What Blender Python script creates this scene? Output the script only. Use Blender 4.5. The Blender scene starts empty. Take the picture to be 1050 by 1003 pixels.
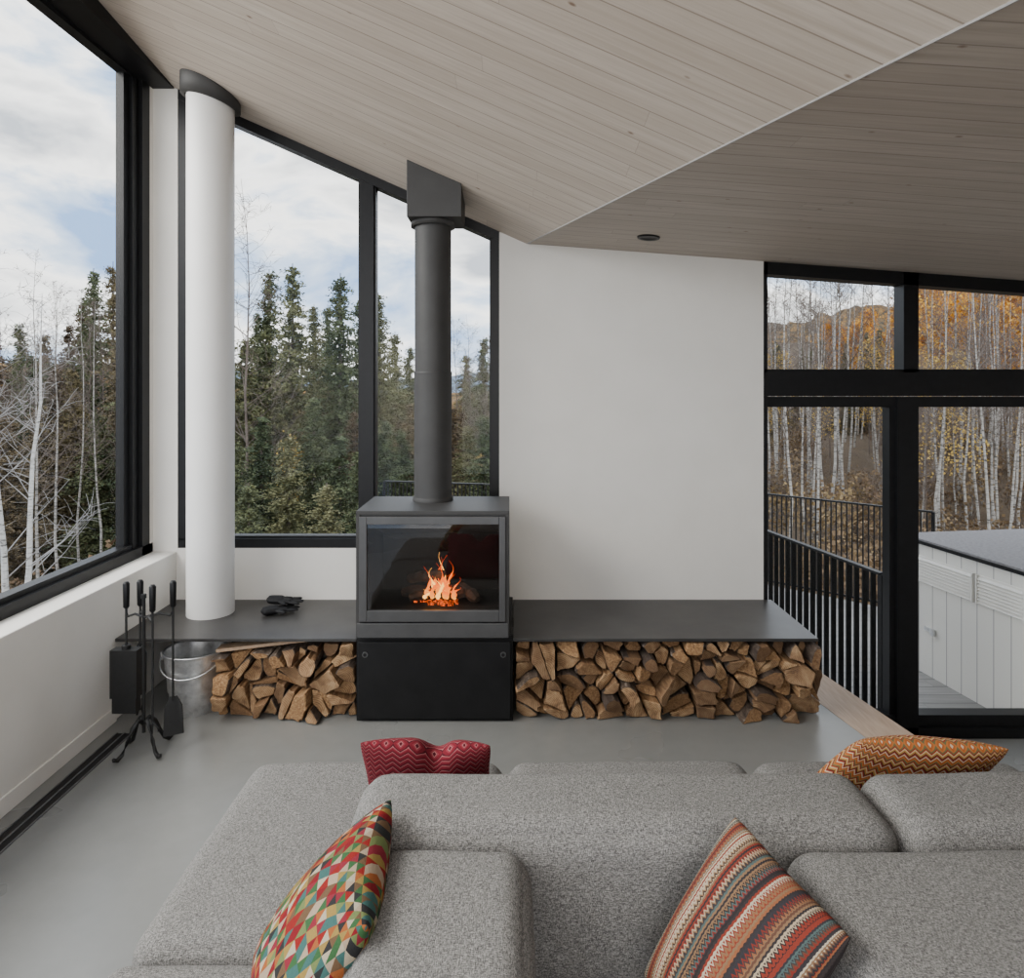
import bpy, math, random
from mathutils import Vector, Matrix, noise
R=random.Random(7)
COL=bpy.context.scene.collection
F=700.0; CX=525.0; CY=397.0; H=1.9
def P(px,py,D): return ((px-CX)*D/F, D, H-(py-CY)*D/F)

# ---------------------------------------------------------------- nodes
class NB:
    def __init__(s,name):
        s.mat=bpy.data.materials.new(name); s.mat.use_nodes=True
        s.nt=s.mat.node_tree; s.b=s.nt.nodes['Principled BSDF']; s.out=s.nt.nodes['Material Output']
    def n(s,t,**k):
        nd=s.nt.nodes.new(t)
        for a,v in k.items(): setattr(nd,a,v)
        return nd
    def set(s,sock,v):
        if hasattr(v,'is_output'): s.nt.links.new(v,sock)
        else: sock.default_value=v
    def m(s,op,a,b=None,c=None):
        nd=s.n('ShaderNodeMath',operation=op); s.set(nd.inputs[0],a)
        if b is not None: s.set(nd.inputs[1],b)
        if c is not None: s.set(nd.inputs[2],c)
        return nd.outputs[0]
    def coord(s,k='Object'): return s.n('ShaderNodeTexCoord').outputs[k]
    def mapping(s,v,scale=(1,1,1),rot=(0,0,0)):
        nd=s.n('ShaderNodeMapping'); s.set(nd.inputs[0],v); nd.inputs['Scale'].default_value=scale; nd.inputs['Rotation'].default_value=rot
        return nd.outputs[0]
    def noise(s,v,scale,detail=3,rough=.5,dist=0):
        nd=s.n('ShaderNodeTexNoise'); s.set(nd.inputs['Vector'],v); nd.inputs['Scale'].default_value=scale
        nd.inputs['Detail'].default_value=detail; nd.inputs['Roughness'].default_value=rough; nd.inputs['Distortion'].default_value=dist
        return nd.outputs[0]
    def sep(s,v):
        nd=s.n('ShaderNodeSeparateXYZ'); s.set(nd.inputs[0],v); return nd.outputs
    def comb(s,x,y,z=0.0):
        nd=s.n('ShaderNodeCombineXYZ'); s.set(nd.inputs[0],x); s.set(nd.inputs[1],y); s.set(nd.inputs[2],z); return nd.outputs[0]
    def ramp(s,f,stops,interp='LINEAR'):
        nd=s.n('ShaderNodeValToRGB'); cr=nd.color_ramp; cr.interpolation=interp
        while len(cr.elements)<len(stops): cr.elements.new(.5)
        for e,(p,c) in zip(cr.elements,stops): e.position=p; e.color=(*c[:3],1)
        s.set(nd.inputs[0],f); return nd.outputs[0]
    def mix(s,f,a,b,bt='MIX'):
        nd=s.n('ShaderNodeMix',data_type='RGBA',blend_type=bt); s.set(nd.inputs[0],f)
        for i,v in ((6,a),(7,b)):
            if isinstance(v,tuple): v=(*v[:3],1)
            s.set(nd.inputs[i],v)
        return nd.outputs[2]
    def bump(s,h,strength=.3,dist=.01):
        nd=s.n('ShaderNodeBump'); nd.inputs['Strength'].default_value=strength; nd.inputs['Distance'].default_value=dist
        s.set(nd.inputs['Height'],h); s.nt.links.new(nd.outputs[0],s.b.inputs['Normal'])
    def fin(s,col=None,rough=.6,metal=0.0,spec=None):
        if col is not None:
            if isinstance(col,tuple): col=(*col[:3],1)
            s.set(s.b.inputs['Base Color'],col)
        s.set(s.b.inputs['Roughness'],rough); s.set(s.b.inputs['Metallic'],metal)
        if spec is not None: s.b.inputs['Specular IOR Level'].default_value=spec
        return s.mat
def varmat(name,c1,c2,scale=8,rough=.6,metal=0,bump=0,bd=.01,stretch=(1,1,1),detail=4,spec=None,lo=.3,hi=.7,rnd=0,hue=-.05):
    b=NB(name); v=b.mapping(b.coord(),stretch); f=b.noise(v,scale,detail,.6)
    if bump: b.bump(f,bump,bd)
    c=b.ramp(f,[(lo,c1),(hi,c2)])
    if rnd:
        oi=b.n('ShaderNodeObjectInfo'); k=b.m('MULTIPLY_ADD',oi.outputs['Random'],rnd,1-rnd*.5)
        hs=b.n('ShaderNodeHueSaturation'); b.set(hs.inputs['Value'],k); b.set(hs.inputs['Hue'],b.m('MULTIPLY_ADD',oi.outputs['Random'],hue,.5-hue*.4)); b.set(hs.inputs['Color'],c); c=hs.outputs[0]
    return b.fin(c,rough,metal,spec)

M={}
M['wall']=varmat('wall_plaster',(.66,.635,.59),(.70,.675,.63),3,.75,bump=.03,bd=.002)
M['black']=varmat('black_aluminium',(.005,.005,.0055),(.008,.008,.009),20,.42,spec=.25)
M['steel']=varmat('blackened_steel',(.036,.034,.033),(.056,.054,.052),5,.38,.3)
M['stovedark']=varmat('stove_black',(.005,.005,.0055),(.009,.009,.0095),10,.5,spec=.25)
M['stovegrey']=varmat('stove_grey',(.055,.055,.056),(.075,.075,.076),6,.42,.3)
M['flue']=varmat('flue_grey',(.030,.029,.028),(.038,.037,.036),6,.55,spec=.35)
M['iron']=varmat('wrought_iron',(.005,.005,.005),(.010,.010,.010),60,.55,.2,bump=.2,bd=.002)
M['galv']=varmat('galvanised_steel',(.50,.505,.51),(.85,.855,.86),22,.34,.8)
M['column']=varmat('white_paint',(.66,.65,.63),(.70,.69,.67),3,.5)
M['glove']=varmat('black_leather',(.004,.004,.005),(.009,.009,.010),80,.65,bump=.4,bd=.003,spec=.25)
M['firebrick']=varmat('firebrick',(.008,.0075,.007),(.018,.016,.015),6,.9,bump=.2)
# concrete
b=NB('polished_concrete'); v=b.coord(); n1=b.noise(v,.9,4,.5,.2); n2=b.noise(v,12,5,.6)
c=b.ramp(n1,[(.3,(.165,.165,.157)),(.52,(.185,.185,.176)),(.75,(.210,.209,.199))]); c=b.mix(.12,c,b.ramp(n2,[(.3,(.13,.13,.125)),(.7,(.25,.25,.24))]))
M['concrete']=b.fin(c,b.m('MULTIPLY_ADD',n1,.08,.24))
# fabric : woven heather
b=NB('heather_fabric'); v=b.coord()
a1=b.noise(v,330,3,.7); a2=b.noise(b.mapping(v,(6,.7,1)),150,2,.6); a3=b.noise(b.mapping(v,(.7,6,3)),150,2,.6)
s_=b.m('ADD',b.m('MULTIPLY',a1,.3),b.m('ADD',b.m('MULTIPLY',a2,.35),b.m('MULTIPLY',a3,.35)))
b.bump(s_,.45,.003)
M['fabric']=b.fin(b.ramp(s_,[(.41,(.055,.053,.050)),(.5,(.160,.154,.146)),(.59,(.33,.32,.30))]),.95,0,.1)
# glass
def glassmat(name,refl,tint=(1,1,1)):
    b=NB(name); t=b.n('ShaderNodeBsdfTransparent'); t.inputs[0].default_value=(*tint,1)
    g=b.n('ShaderNodeBsdfGlossy'); g.inputs['Roughness'].default_value=.0; g.inputs[0].default_value=(1,1,1,1)
    mx=b.n('ShaderNodeMixShader'); mx.inputs[0].default_value=refl
    b.nt.links.new(t.outputs[0],mx.inputs[1]); b.nt.links.new(g.outputs[0],mx.inputs[2]); b.nt.links.new(mx.outputs[0],b.out.inputs[0]); return b.mat
M['glass']=glassmat('window_glass',.010,(.97,.985,.975))
M['stoveglass']=glassmat('stove_glass',.05,(.62,.60,.58))
# ceiling planks (uses UV in metres)
def plank(name,c1,c2,c3,w,groove=(.10,.09,.08),L=2.6,rough=.6,ga=.45,knot=.5,gr=1.0):
    b=NB(name); uv=b.sep(b.coord('UV')); u,vv=uv[0],uv[1]
    q=b.m('DIVIDE',vv,w); row=b.m('FLOOR',q); fr=b.m('FRACT',q)
    wn=b.n('ShaderNodeTexWhiteNoise',noise_dimensions='1D'); b.set(wn.inputs['W'],row)
    uu=b.m('ADD',b.m('DIVIDE',u,L),b.m('MULTIPLY',wn.outputs[0],7.3)); ci=b.m('FLOOR',uu); cf=b.m('FRACT',uu)
    w2=b.n('ShaderNodeTexWhiteNoise',noise_dimensions='2D'); b.set(w2.inputs['Vector'],b.comb(row,ci))
    g=b.noise(b.comb(b.m('ADD',u,b.m('MULTIPLY',w2.outputs[0],50.)),b.m('MULTIPLY',vv,18.)),2.4,5,.6,.8)
    c=b.mix(w2.outputs[0],c1,c2); c=b.mix(b.ramp(g,[(.35,(0,0,0)),(.70,(gr,gr,gr))]),c,c3)
    vo=b.n('ShaderNodeTexVoronoi'); b.set(vo.inputs['Vector'],b.comb(u,b.m('MULTIPLY',vv,1.6))); vo.inputs['Scale'].default_value=4.4
    kn=b.ramp(vo.outputs['Distance'],[(.03,(1,1,1)),(.075,(0,0,0))])
    c=b.mix(b.m('MULTIPLY',kn,knot),c,(.15,.085,.05))
    l2=b.m('MULTIPLY',b.m('LESS_THAN',cf,.0012),.5)
    line=b.m('MAXIMUM',b.m('LESS_THAN',fr,.05),l2)
    c=b.mix(b.m('MULTIPLY',line,ga),c,groove)
    b.bump(b.m('SUBTRACT',1.0,line),.25,.003)
    return b.fin(c,rough)
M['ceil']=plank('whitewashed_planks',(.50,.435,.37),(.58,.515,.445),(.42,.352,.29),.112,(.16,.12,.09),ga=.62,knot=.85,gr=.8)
M['ceil2']=plank('darker_planks',(.42,.365,.31),(.48,.425,.37),(.35,.30,.25),.112,(.13,.105,.085),ga=.58,knot=.7,gr=.8)  # right slope: same planks in a darker tone than the left
M['deck']=plank('grey_deck_boards',(.24,.23,.215),(.31,.295,.28),(.19,.18,.17),.14,(.03,.03,.03),ga=.85)
M['oak']=varmat('oak_wood',(.34,.225,.14),(.46,.325,.22),7,.5,stretch=(9,.8,9))
b=NB('white_cladding'); x=b.sep(b.coord()); fr=b.m('FRACT',b.m('DIVIDE',x[0],.15)); l=b.m('LESS_THAN',fr,.05)
M['cladding']=b.fin(b.mix(l,(.62,.595,.55),(.25,.24,.23)),.6)
M['whitepaint']=varmat('white_boards',(.62,.595,.55),(.68,.655,.61),4,.6)
M['stonetop']=varmat('grey_stone_top',(.13,.122,.125),(.22,.21,.212),40,.7,spec=.2)
# logs
def logmat(name,stops,scale,stretch,ring=False,dk=(.10,.052,.026),am=.8):
    b=NB(name); v=b.coord(); oi=b.n('ShaderNodeObjectInfo')
    off=b.m('MULTIPLY',oi.outputs['Random'],30.)
    vm=b.n('ShaderNodeVectorMath',operation='ADD'); b.set(vm.inputs[0],v); b.set(vm.inputs[1],b.comb(off,off,off))
    f=b.noise(b.mapping(vm.outputs[0],stretch),scale,6,.68,.6)
    if ring:
        xyz=b.sep(v); d=b.m('SQRT',b.m('ADD',b.m('POWER',b.m('ADD',xyz[0],.05),2.),b.m('POWER',b.m('ADD',xyz[2],.04),2.)))
        f=b.m('MULTIPLY_ADD',b.m('SINE',b.m('MULTIPLY',d,650.)),.07,f)
    c=b.ramp(f,stops)
    c2=b.mix(b.m('MULTIPLY',b.m('POWER',oi.outputs['Random'],1.3),am),c,dk)
    b.bump(f,.9,.010)
    return b.fin(c2,.88)
M['logend']=logmat('log_end_grain',[(.30,(.10,.05,.025)),(.48,(.33,.19,.09)),(.72,(.58,.40,.22))],15,(1,1,1),True)
M['logside']=logmat('split_wood',[(.30,(.12,.055,.025)),(.5,(.33,.18,.078)),(.72,(.56,.37,.19))],11,(8,1,8))
M['bark']=logmat('log_bark',[(.36,(.022,.015,.011)),(.55,(.11,.075,.05)),(.70,(.34,.29,.24))],14,(3,1,3),dk=(.04,.025,.018))
M['charlog']=varmat('charred_log',(.01,.008,.007),(.09,.05,.03),14,.9,bump=.5)

# ---------------------------------------------------------------- objects
def mk(name,vs,fs,mats,mi=None,smooth=False,parent=None,local=False,loc=None,uvs=None,**props):
    me=bpy.data.meshes.new(name); me.from_pydata([tuple(v) for v in vs],[],fs)
    if not isinstance(mats,(list,tuple)): mats=[mats]
    for m_ in mats: me.materials.append(m_)
    if mi: me.polygons.foreach_set('material_index',mi)
    if smooth: me.polygons.foreach_set('use_smooth',[True]*len(fs))
    if uvs:
        l=me.uv_layers.new(name='UVMap')
        for lp in me.loops: l.data[lp.index].uv=uvs[lp.vertex_index]
    me.update()
    o=bpy.data.objects.new(name,me); COL.objects.link(o)
    if loc is not None: o.location=loc
    if parent: par(o,parent,local)
    for k,v in props.items(): o[k]=v
    return o
def par(o,p,local=False):
    o.parent=p
    if not local: o.matrix_parent_inverse=Matrix.Translation(-Vector(p.location))
def thing(name,loc,label,category,**k):
    o=bpy.data.objects.new(name,None); COL.objects.link(o); o.location=loc; o.empty_display_size=.1
    o['label']=label; o['category']=category
    for a,v in k.items(): o[a]=v
    return o
class G:
    def __init__(s): s.v=[]; s.f=[]; s.m=[]
    def add(s,v,f,mi=0):
        o=len(s.v); s.v+=[tuple(x) for x in v]; s.f+=[tuple(i+o for i in q) for q in f]; s.m+=[mi]*len(f)
    def box(s,x0,x1,y0,y1,z0,z1,mi=0):
        v=[(x0,y0,z0),(x1,y0,z0),(x1,y1,z0),(x0,y1,z0),(x0,y0,z1),(x1,y0,z1),(x1,y1,z1),(x0,y1,z1)]
        s.add(v,[(3,2,1,0),(4,5,6,7),(0,1,5,4),(1,2,6,5),(2,3,7,6),(3,0,4,7)],mi)
    def prism(s,pts,axis,a,b_,mi=0):
        n=len(pts)
        def q(p,t): return {'y':(p[0],t,p[1]),'x':(t,p[0],p[1]),'z':(p[0],p[1],t)}[axis]
        v=[q(p,a) for p in pts]+[q(p,b_) for p in pts]
        s.add(v,[tuple(range(n)),tuple(range(2*n-1,n-1,-1))]+[(i,(i+n),(i+1)%n+n,(i+1)%n) for i in range(n)],mi)
    def tube(s,pts,rs,n=8,mi=0,cap=True):
        vs=[];fs=[]
        for i,p in enumerate(pts):
            p=Vector(p); d=(Vector(pts[min(i+1,len(pts)-1)])-Vector(pts[max(i-1,0)]))
            if d.length<1e-9: d=Vector((0,0,1))
            d.normalize(); a=d.cross(Vector((0,0,1)) if abs(d.z)<.9 else Vector((0,1,0))).normalized(); c=d.cross(a)
            r=rs[i] if isinstance(rs,(list,tuple)) else rs
            for k in range(n):
                t=2*math.pi*k/n; vs.append(p+a*math.cos(t)*r+c*math.sin(t)*r)
        for i in range(len(pts)-1):
            for k in range(n): fs.append((i*n+k,i*n+(k+1)%n,(i+1)*n+(k+1)%n,(i+1)*n+k))
        if cap: fs.append(tuple(range(n-1,-1,-1))); fs.append(tuple((len(pts)-1)*n+k for k in range(n)))
        s.add(vs,fs,mi)
    def lathe(s,prof,c=(0,0),n=40,mi=0):
        vs=[];fs=[]
        for r,z in prof:
            for k in range(n):
                t=2*math.pi*k/n; vs.append((c[0]+r*math.cos(t),c[1]+r*math.sin(t),z))
        for i in range(len(prof)-1):
            for k in range(n): fs.append((i*n+k,i*n+(k+1)%n,(i+1)*n+(k+1)%n,(i+1)*n+k))
        s.add(vs,fs,mi)
    def obj(s,name,mats,**k): return mk(name,s.v,s.f,mats,s.m,**k)
def bevel(o,w=.004,seg=2):
    m_=o.modifiers.new('bevel','BEVEL'); m_.width=w; m_.segments=seg; m_.limit_method='ANGLE'; return o
def smooth_by(o):
    for p in o.data.polygons: p.use_smooth=True
    o.modifiers.new('w','WEIGHTED_NORMAL'); return o

# ---------------------------------------------------------------- shell
YB=4.6
def zL(x,y): return 2.866-.443*(x-.0986)-.13*(y-4.6)
def zR(x,y): return 2.866-.074*(x-.0986)-.001*(y-4.6)
def fx(y): return .0986+(4.6-y)*.3491
def ceil_mesh(name,pts,zf,mat,d):
    top=[(x,y,zf(x,y)) for x,y in pts]; n=len(pts)
    vs=top+[(x,y,z+.18) for x,y,z in top]
    dx,dy=d; l=math.hypot(dx,dy); dx/=l; dy/=l
    uv=[((x*dx+y*dy),(-x*dy+y*dx)) for x,y,z in vs]
    fs=[tuple(range(n-1,-1,-1)),tuple(range(n,2*n))]+[(i,(i+1)%n,(i+1)%n+n,i+n) for i in range(n)]
    return mk(name,vs,fs,mat,uvs=uv,kind='structure',label='whitewashed wood plank ceiling slope')
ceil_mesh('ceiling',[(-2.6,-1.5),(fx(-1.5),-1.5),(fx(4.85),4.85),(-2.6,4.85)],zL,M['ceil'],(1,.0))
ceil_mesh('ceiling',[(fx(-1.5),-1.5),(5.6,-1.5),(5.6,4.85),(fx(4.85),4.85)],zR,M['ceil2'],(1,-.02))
g=G(); g.tube([(fx(4.58),4.58,zR(fx(4.58),4.58)-.002),(fx(-1.4),-1.4,zR(fx(-1.4),-1.4)-.002)],.004,6)
g.obj('fold_line',varmat('line_grey',(.3,.29,.28),(.36,.35,.34),5),kind='structure',label='thin grey line where the two ceiling slopes meet')  # thin grey tube drawn along the ceiling fold
# floor
def ex(y): return 2.06+.17*(4.51-y)
g=G(); g.prism([(-2.3,-1.5),(ex(-1.5)-.28,-1.5),(ex(4.6)-.28,4.6),(-2.3,4.6)],'z',-.45,0)
g.obj('floor',M['concrete'],kind='structure',label='smooth grey polished concrete floor')
g=G(); g.prism([(ex(-1.5)-.28,-1.5),(ex(-1.5),-1.5),(ex(4.6),4.6),(ex(4.6)-.28,4.6)],'z',-.45,.002)
g.obj('trim_2',M['oak'],kind='structure',label='oak edge board along the floor drop')
g=G(); g.prism([(ex(-1.5),-1.5),(5.6,-1.5),(5.6,4.7),(ex(4.6),4.7)],'z',-.6,-.47)
g.obj('floor',M['concrete'],kind='structure',label='lower concrete floor level')
# walls
g=G()
g.prism([(-.086,0),(1.695,0),(1.695,zR(1.695,4.6)+.05),(fx(4.6),2.92),(-.086,zL(-.086,4.6)+.05)],'y',4.6,4.85)
g.box(-2.6,-.086,4.6,4.85,0,.816)
g.prism([(-2.6,.816),(-2.253,.816),(-2.253,zL(-2.253,4.6)+.05),(-2.6,zL(-2.6,4.6)+.05)],'y',4.6,4.85)
g.prism([(4.5,-.47),(5.6,-.47),(5.6,2.6),(4.5,2.65)],'y',4.6,4.85)
g.obj('wall_back',M['wall'],kind='structure',label='smooth off-white plaster wall')
g=G(); g.box(-2.6,-2.26,-1.5,4.6,0,.792); bevel(g.obj('wall_left',M['wall'],kind='structure',label='low off-white wall below the large window'),.006)
g=G(); g.box(5.6,5.8,-1.5,4.85,-.47,3); g.obj('wall_right',M['wall'],kind='structure',label='unseen off-white wall')  # unseen wall added to keep sky fill off the right ceiling
g=G(); g.prism([(1.6,-.47),(5.6,-.47),(5.6,zR(5.6,-1.5)+.05),(2.3,zR(2.3,-1.5)+.05),(1.6,zR(1.6,-1.5)+.1)],'y',-1.7,-1.5); g.obj('wall_rear',M['wall'],kind='structure',label='unseen off-white wall')  # unseen, added to cut light from behind; left part stays open
g=G(); g.box(-2.26,-2.248,-1.5,3.885,0,.085); bevel(g.obj('baseboard_left',M['wall'],kind='structure',label='flush white baseboard'),.003)
# floor slot
g=G(); g.box(-2.165,-2.085,-1.5,3.74,.0,.003,0); g.box(-2.17,-2.163,-1.5,3.745,0,.006,1); g.box(-2.087,-2.08,-1.5,3.745,0,.006,1); g.box(-2.129,-2.121,-1.5,3.745,0,.006,1)
g.obj('trim_3',[M['black'],varmat('grille_metal',(.12,.12,.125),(.2,.2,.2),20,.4,.6)],kind='structure',label='narrow dark floor slot along the wall')
# back window
def glass_child(parent,vs,fs): 
    return mk('glass_pane',vs,fs,M['glass'],parent=parent,label='clear glass pane')
def xzq(x0,x1,z0,z1a,z1b,y): return [(x0,y,z0),(x1,y,z0),(x1,y,z1b),(x0,y,z1a)]
g=G(); y0,y1=4.6,4.72
g.box(-2.25,-.086,y0,y1,.816,.878)
g.prism([(-2.25,.87),(-2.19,.87),(-2.19,zL(-2.19,4.6)),(-2.25,zL(-2.25,4.6))],'y',y0,y1)
g.prism([(-1.03,.87),(-.935,.87),(-.935,zL(-.935,4.6)),(-1.03,zL(-1.03,4.6))],'y',y0,y1)
g.prism([(-.140,.87),(-.086,.87),(-.086,zL(-.086,4.6)),(-.140,zL(-.140,4.6))],'y',y0,y1)
g.prism([(-2.25,zL(-2.25,4.6)-.065),(-.086,zL(-.086,4.6)-.065),(-.086,zL(-.086,4.6)+.03),(-2.25,zL(-2.25,4.6)+.03)],'y',y0-.004,y1)
for a,c in ((-2.19,-1.03),(-.935,-.140)):
    g.box(a,c,y0+.03,y1-.02,.878,.892)
    for x in (a,c-.012): g.prism([(x,.88),(x+.012,.88),(x+.012,zL(x,4.6)-.06),(x,zL(x,4.6)-.06)],'y',y0+.03,y1-.02)
w=g.obj('window_1',M['black'],kind='structure',label='tall black-framed window under the sloped ceiling')
glass_child(w,xzq(-2.18,-1.03,.88,zL(-2.18,4.6)-.07,zL(-1.03,4.6)-.07,4.66),[(0,1,2,3)])
glass_child(w,xzq(-.935,-.145,.88,zL(-.935,4.6)-.07,zL(-.145,4.6)-.07,4.66),[(0,1,2,3)])
# left window
g=G(); XA,XB=-2.42,-2.52
g.box(XB,XA,-1.5,4.6,.792,.855); g.box(XB,XA-.03,-1.5,4.4,.855,.885)
g.box(XB,XA,4.47,4.56,.792,4.0); g.box(XB,XA-.025,4.40,4.47,.85,3.96); g.box(XB,XA-.05,4.34,4.40,.88,3.96)
g.box(XB,XA,-1.5,4.6,3.95,4.03); g.box(XB,XA-.03,-1.5,4.45,3.905,3.96)
w=g.obj('window_2',M['black'],kind='structure',label='very large black-framed picture window')
g=G(); g.prism([(-1.5,3.965),(2.5,3.965),(4.598,3.91),(4.598,zL(-2.5,4.6)+.05),(-1.5,zL(-2.5,-1.5)+.05)],'x',XB,-2.275)
g.obj('trim_6',M['black'],kind='structure',label='black beam boxing between window and ceiling')
glass_child(w,[(-2.48,-1.5,.87),(-2.48,4.37,.87),(-2.48,4.37,3.93),(-2.48,-1.5,3.93)],[(0,1,2,3)])
g=G(); g.box(XB,XA,4.56,4.6,.792,3.92); g.obj('trim_4',M['wall'],kind='structure',label='white corner jamb')
# door wall
g=G(); y0,y1=4.6,4.72
def rb(x0,x1,dz0,dz1): g.prism([(x0,zR(x0,4.6)-dz0),(x1,zR(x1,4.6)-dz0),(x1,zR(x1,4.6)-dz1),(x0,zR(x0,4.6)-dz1)],'y',y0,y1)
rb(1.695,4.5,.085,-.03)
g.box(1.695,1.722,y0,y1,2.0,2.75); g.box(1.695,4.5,y0,y1,1.93,2.02)
g.box(2.64,2.74,y0,y1,2.0,2.7); g.box(4.4,4.5,y0,y1,2.0,2.65)
w=g.obj('window_3',M['black'],kind='structure',label='black-framed transom window above the doors')
glass_child(w,xzq(1.72,2.64,2.02,2.66,2.60,4.66),[(0,1,2,3)]); glass_child(w,xzq(2.74,4.4,2.02,2.59,2.46,4.66),[(0,1,2,3)])
g=G()
g.box(1.695,4.5,y0,y1,1.84,1.93); g.box(1.695,1.722,y0,y1,-.47,1.84); g.box(1.70,4.45,y0+.02,y1,1.765,1.835)
g.box(2.60,2.74,y0,y1-.03,-.47,1.835); g.box(2.56,2.60,y0+.03,y1,-.45,1.80); g.box(1.695,4.5,y0,y1,-.47,-.40); g.box(1.695,4.5,y0+.02,y1,-.40,-.32)
g.box(4.35,4.5,y0,y1,-.47,1.85)
w=g.obj('door_1',M['black'],kind='structure',label='black-framed sliding glass patio door')
glass_child(w,xzq(1.72,2.57,-.32,1.77,1.77,4.67),[(0,1,2,3)]); glass_child(w,xzq(2.74,4.36,-.32,1.77,1.77,4.67),[(0,1,2,3)])
# recessed light
D=4.147; x=(665-CX)*D/F; z=zR(x,D)
t=thing('recessed_light',(x,D,z),'small black round recessed light in the plank ceiling','ceiling light')
g=G(); g.lathe([(.0,.0),(.045,.0),(.05,-.004),(.066,-.008),(.070,.004)],(x,D),32)
for i,v in enumerate(g.v): g.v[i]=(v[0],v[1],v[2]+z-.074*(v[0]-x)-.002)
g.obj('light_housing',M['black'],parent=t,smooth=True)

# ---------------------------------------------------------------- column
cy=4.33; cx=(216-CX)*cy/F
t=thing('column',(cx,cy,.468),'white round column with dark metal collar on the steel bench','column')
g=G(); g.lathe([(0,.469),(.142,.469),(.142,3.76)],(cx,cy),56); smooth_by(g.obj('column_shaft',M['column'],parent=t))
pr=[(.147,3.70),(.178,3.70),(.178,9)]; n=56; vs=[];fs=[]
for r,zz in pr:
    for k in range(n):
        a=2*math.pi*k/n; X=cx+r*math.cos(a); Y=cy+r*math.sin(a); vs.append((X,Y,(zz-.28*(X-cx)) if zz<5 else zL(X,Y)-.002))
for i in range(2):
    for k in range(n): fs.append((i*n+k,i*n+(k+1)%n,(i+1)*n+(k+1)%n,(i+1)*n+k))
mk('collar',vs,fs,M['flue'],smooth=True,parent=t,label='dark grey metal collar')
# ---------------------------------------------------------------- bench
BT=.468; BF=3.885
for x0,x1,lab in ((-2.26,-.886,'dark steel hearth bench slab beside the stove under the column'),(.007,1.745,'long dark steel hearth bench slab over stacked firewood')):
    g=G(); g.box(x0,x1,BF,4.6,BT-.018,BT); bevel(g.obj('hearth_bench',M['steel'],label=lab,category='bench'),.002)
# ---------------------------------------------------------------- stove
sx0,sx1,sf,sb,sz0,sz1=-.878,-.016,3.84,4.36,.49,1.203
st=thing('wood_stove',(-.447,4.05,0),'dark grey steel wood stove with burning fire and tall flue pipe','wood stove')
g=G(); g.box(-.885,.005,3.885,4.59,0,.49); bevel(g.obj('stove_base',M['stovedark'],parent=st,label='black steel base box'),.003)
g=G(); g.box(-.872,-.008,3.866,3.885,.02,.455); d=bevel(g.obj('base_drawer',M['stovedark'],parent=st,label='matt black drawer front'),.003)
for x in (-.832,-.05):
    g=G(); g.tube([(x,3.866,.385),(x,3.860,.385)],.016,24); g.tube([(x,3.8605,.385),(x,3.858,.385)],.010,16,1)
    g.obj('drawer_hole',[varmat('hole_rim',(.07,.07,.07),(.10,.10,.10),10,.35,.5),M['black']],parent=d)
g=G(); t_=.022
g.box(sx0,sx0+t_,sf,sb,sz0,sz1-t_); g.box(sx1-t_,sx1,sf,sb,sz0,sz1-t_); g.box(sx0,sx1,sf,sb,sz1-t_,sz1)
g.box(sx0+t_,sx1-t_,sf+.02,sb,sz0,.60); g.box(sx0+t_,sx1-t_,sb-.02,sb,.60,sz1-t_); g.box(sx0+t_,sx1-t_,sf+.01,sb-.02,1.165,sz1-t_)
bevel(g.obj('stove_body',M['flue'],parent=st,label='dark grey steel casing'),.002)
g=G(); g.box(sx0+.004,sx1-.004,sf-.006,sf+.02,sz0,.572); bevel(g.obj('lower_fascia',M['stovegrey'],parent=st),.003)
dx0,dx1,dz0,dz1=-.858,-.036,.582,1.172; gx0,gx1,gz0,gz1=-.815,-.072,.645,1.128
g=G(); fy0,fy1=sf-.012,sf+.02
g.box(dx0,gx0,fy0,fy1,dz0,dz1); g.box(gx1,dx1,fy0,fy1,dz0,dz1); g.box(gx0,gx1,fy0,fy1,dz0,gz0); g.box(gx0,gx1,fy0,fy1,gz1,dz1)
dr=bevel(g.obj('stove_door',M['stovegrey'],parent=st,label='grey steel door with wide glass'),.003)
mk('door_glass',[(gx0,sf,gz0),(gx1,sf,gz0),(gx1,sf,gz1),(gx0,sf,gz1)],[(0,1,2,3)],M['stoveglass'],parent=dr,label='dark heat-resistant glass')
g=G(); g.box(gx0-.02,gx0,sf+.03,sb-.03,.60,1.16); g.box(gx1,gx1+.02,sf+.03,sb-.03,.60,1.16); g.box(gx0,gx1,sb-.045,sb-.025,.60,1.16); g.box(gx0,gx1,sf+.03,sb-.03,.60,.625)
g.prism([(sf+.08,1.12),(sb-.05,.98),(sb-.05,1.0),(sf+.08,1.14)],'x',gx0,gx1)
g.obj('firebox',M['firebrick'],parent=st,label='dark fire-brick firebox')
for i,(x0_,y0_,z0_,x1_,y1_,z1_,r) in enumerate([(-.66,4.10,.67,-.28,4.06,.68,.045),(-.60,3.99,.665,-.30,4.09,.70,.035),(-.63,4.12,.745,-.40,4.02,.80,.032),(-.33,4.14,.70,-.2,4.0,.66,.035)]):
    g=G(); n=9; pts=[];rs=[]
    for k in range(n):
        tt=k/(n-1); pts.append((x0_+(x1_-x0_)*tt,y0_+(y1_-y0_)*tt,z0_+(z1_-z0_)*tt+R.uniform(-.006,.006))); rs.append(r*R.uniform(.8,1.15)*(.6 if k in(0,n-1) else 1))
    g.tube(pts,rs,7); t=g.obj('burning_log',M['charlog'],label='charred burning log inside the stove',category='firewood',group='burning logs in the stove')
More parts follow.
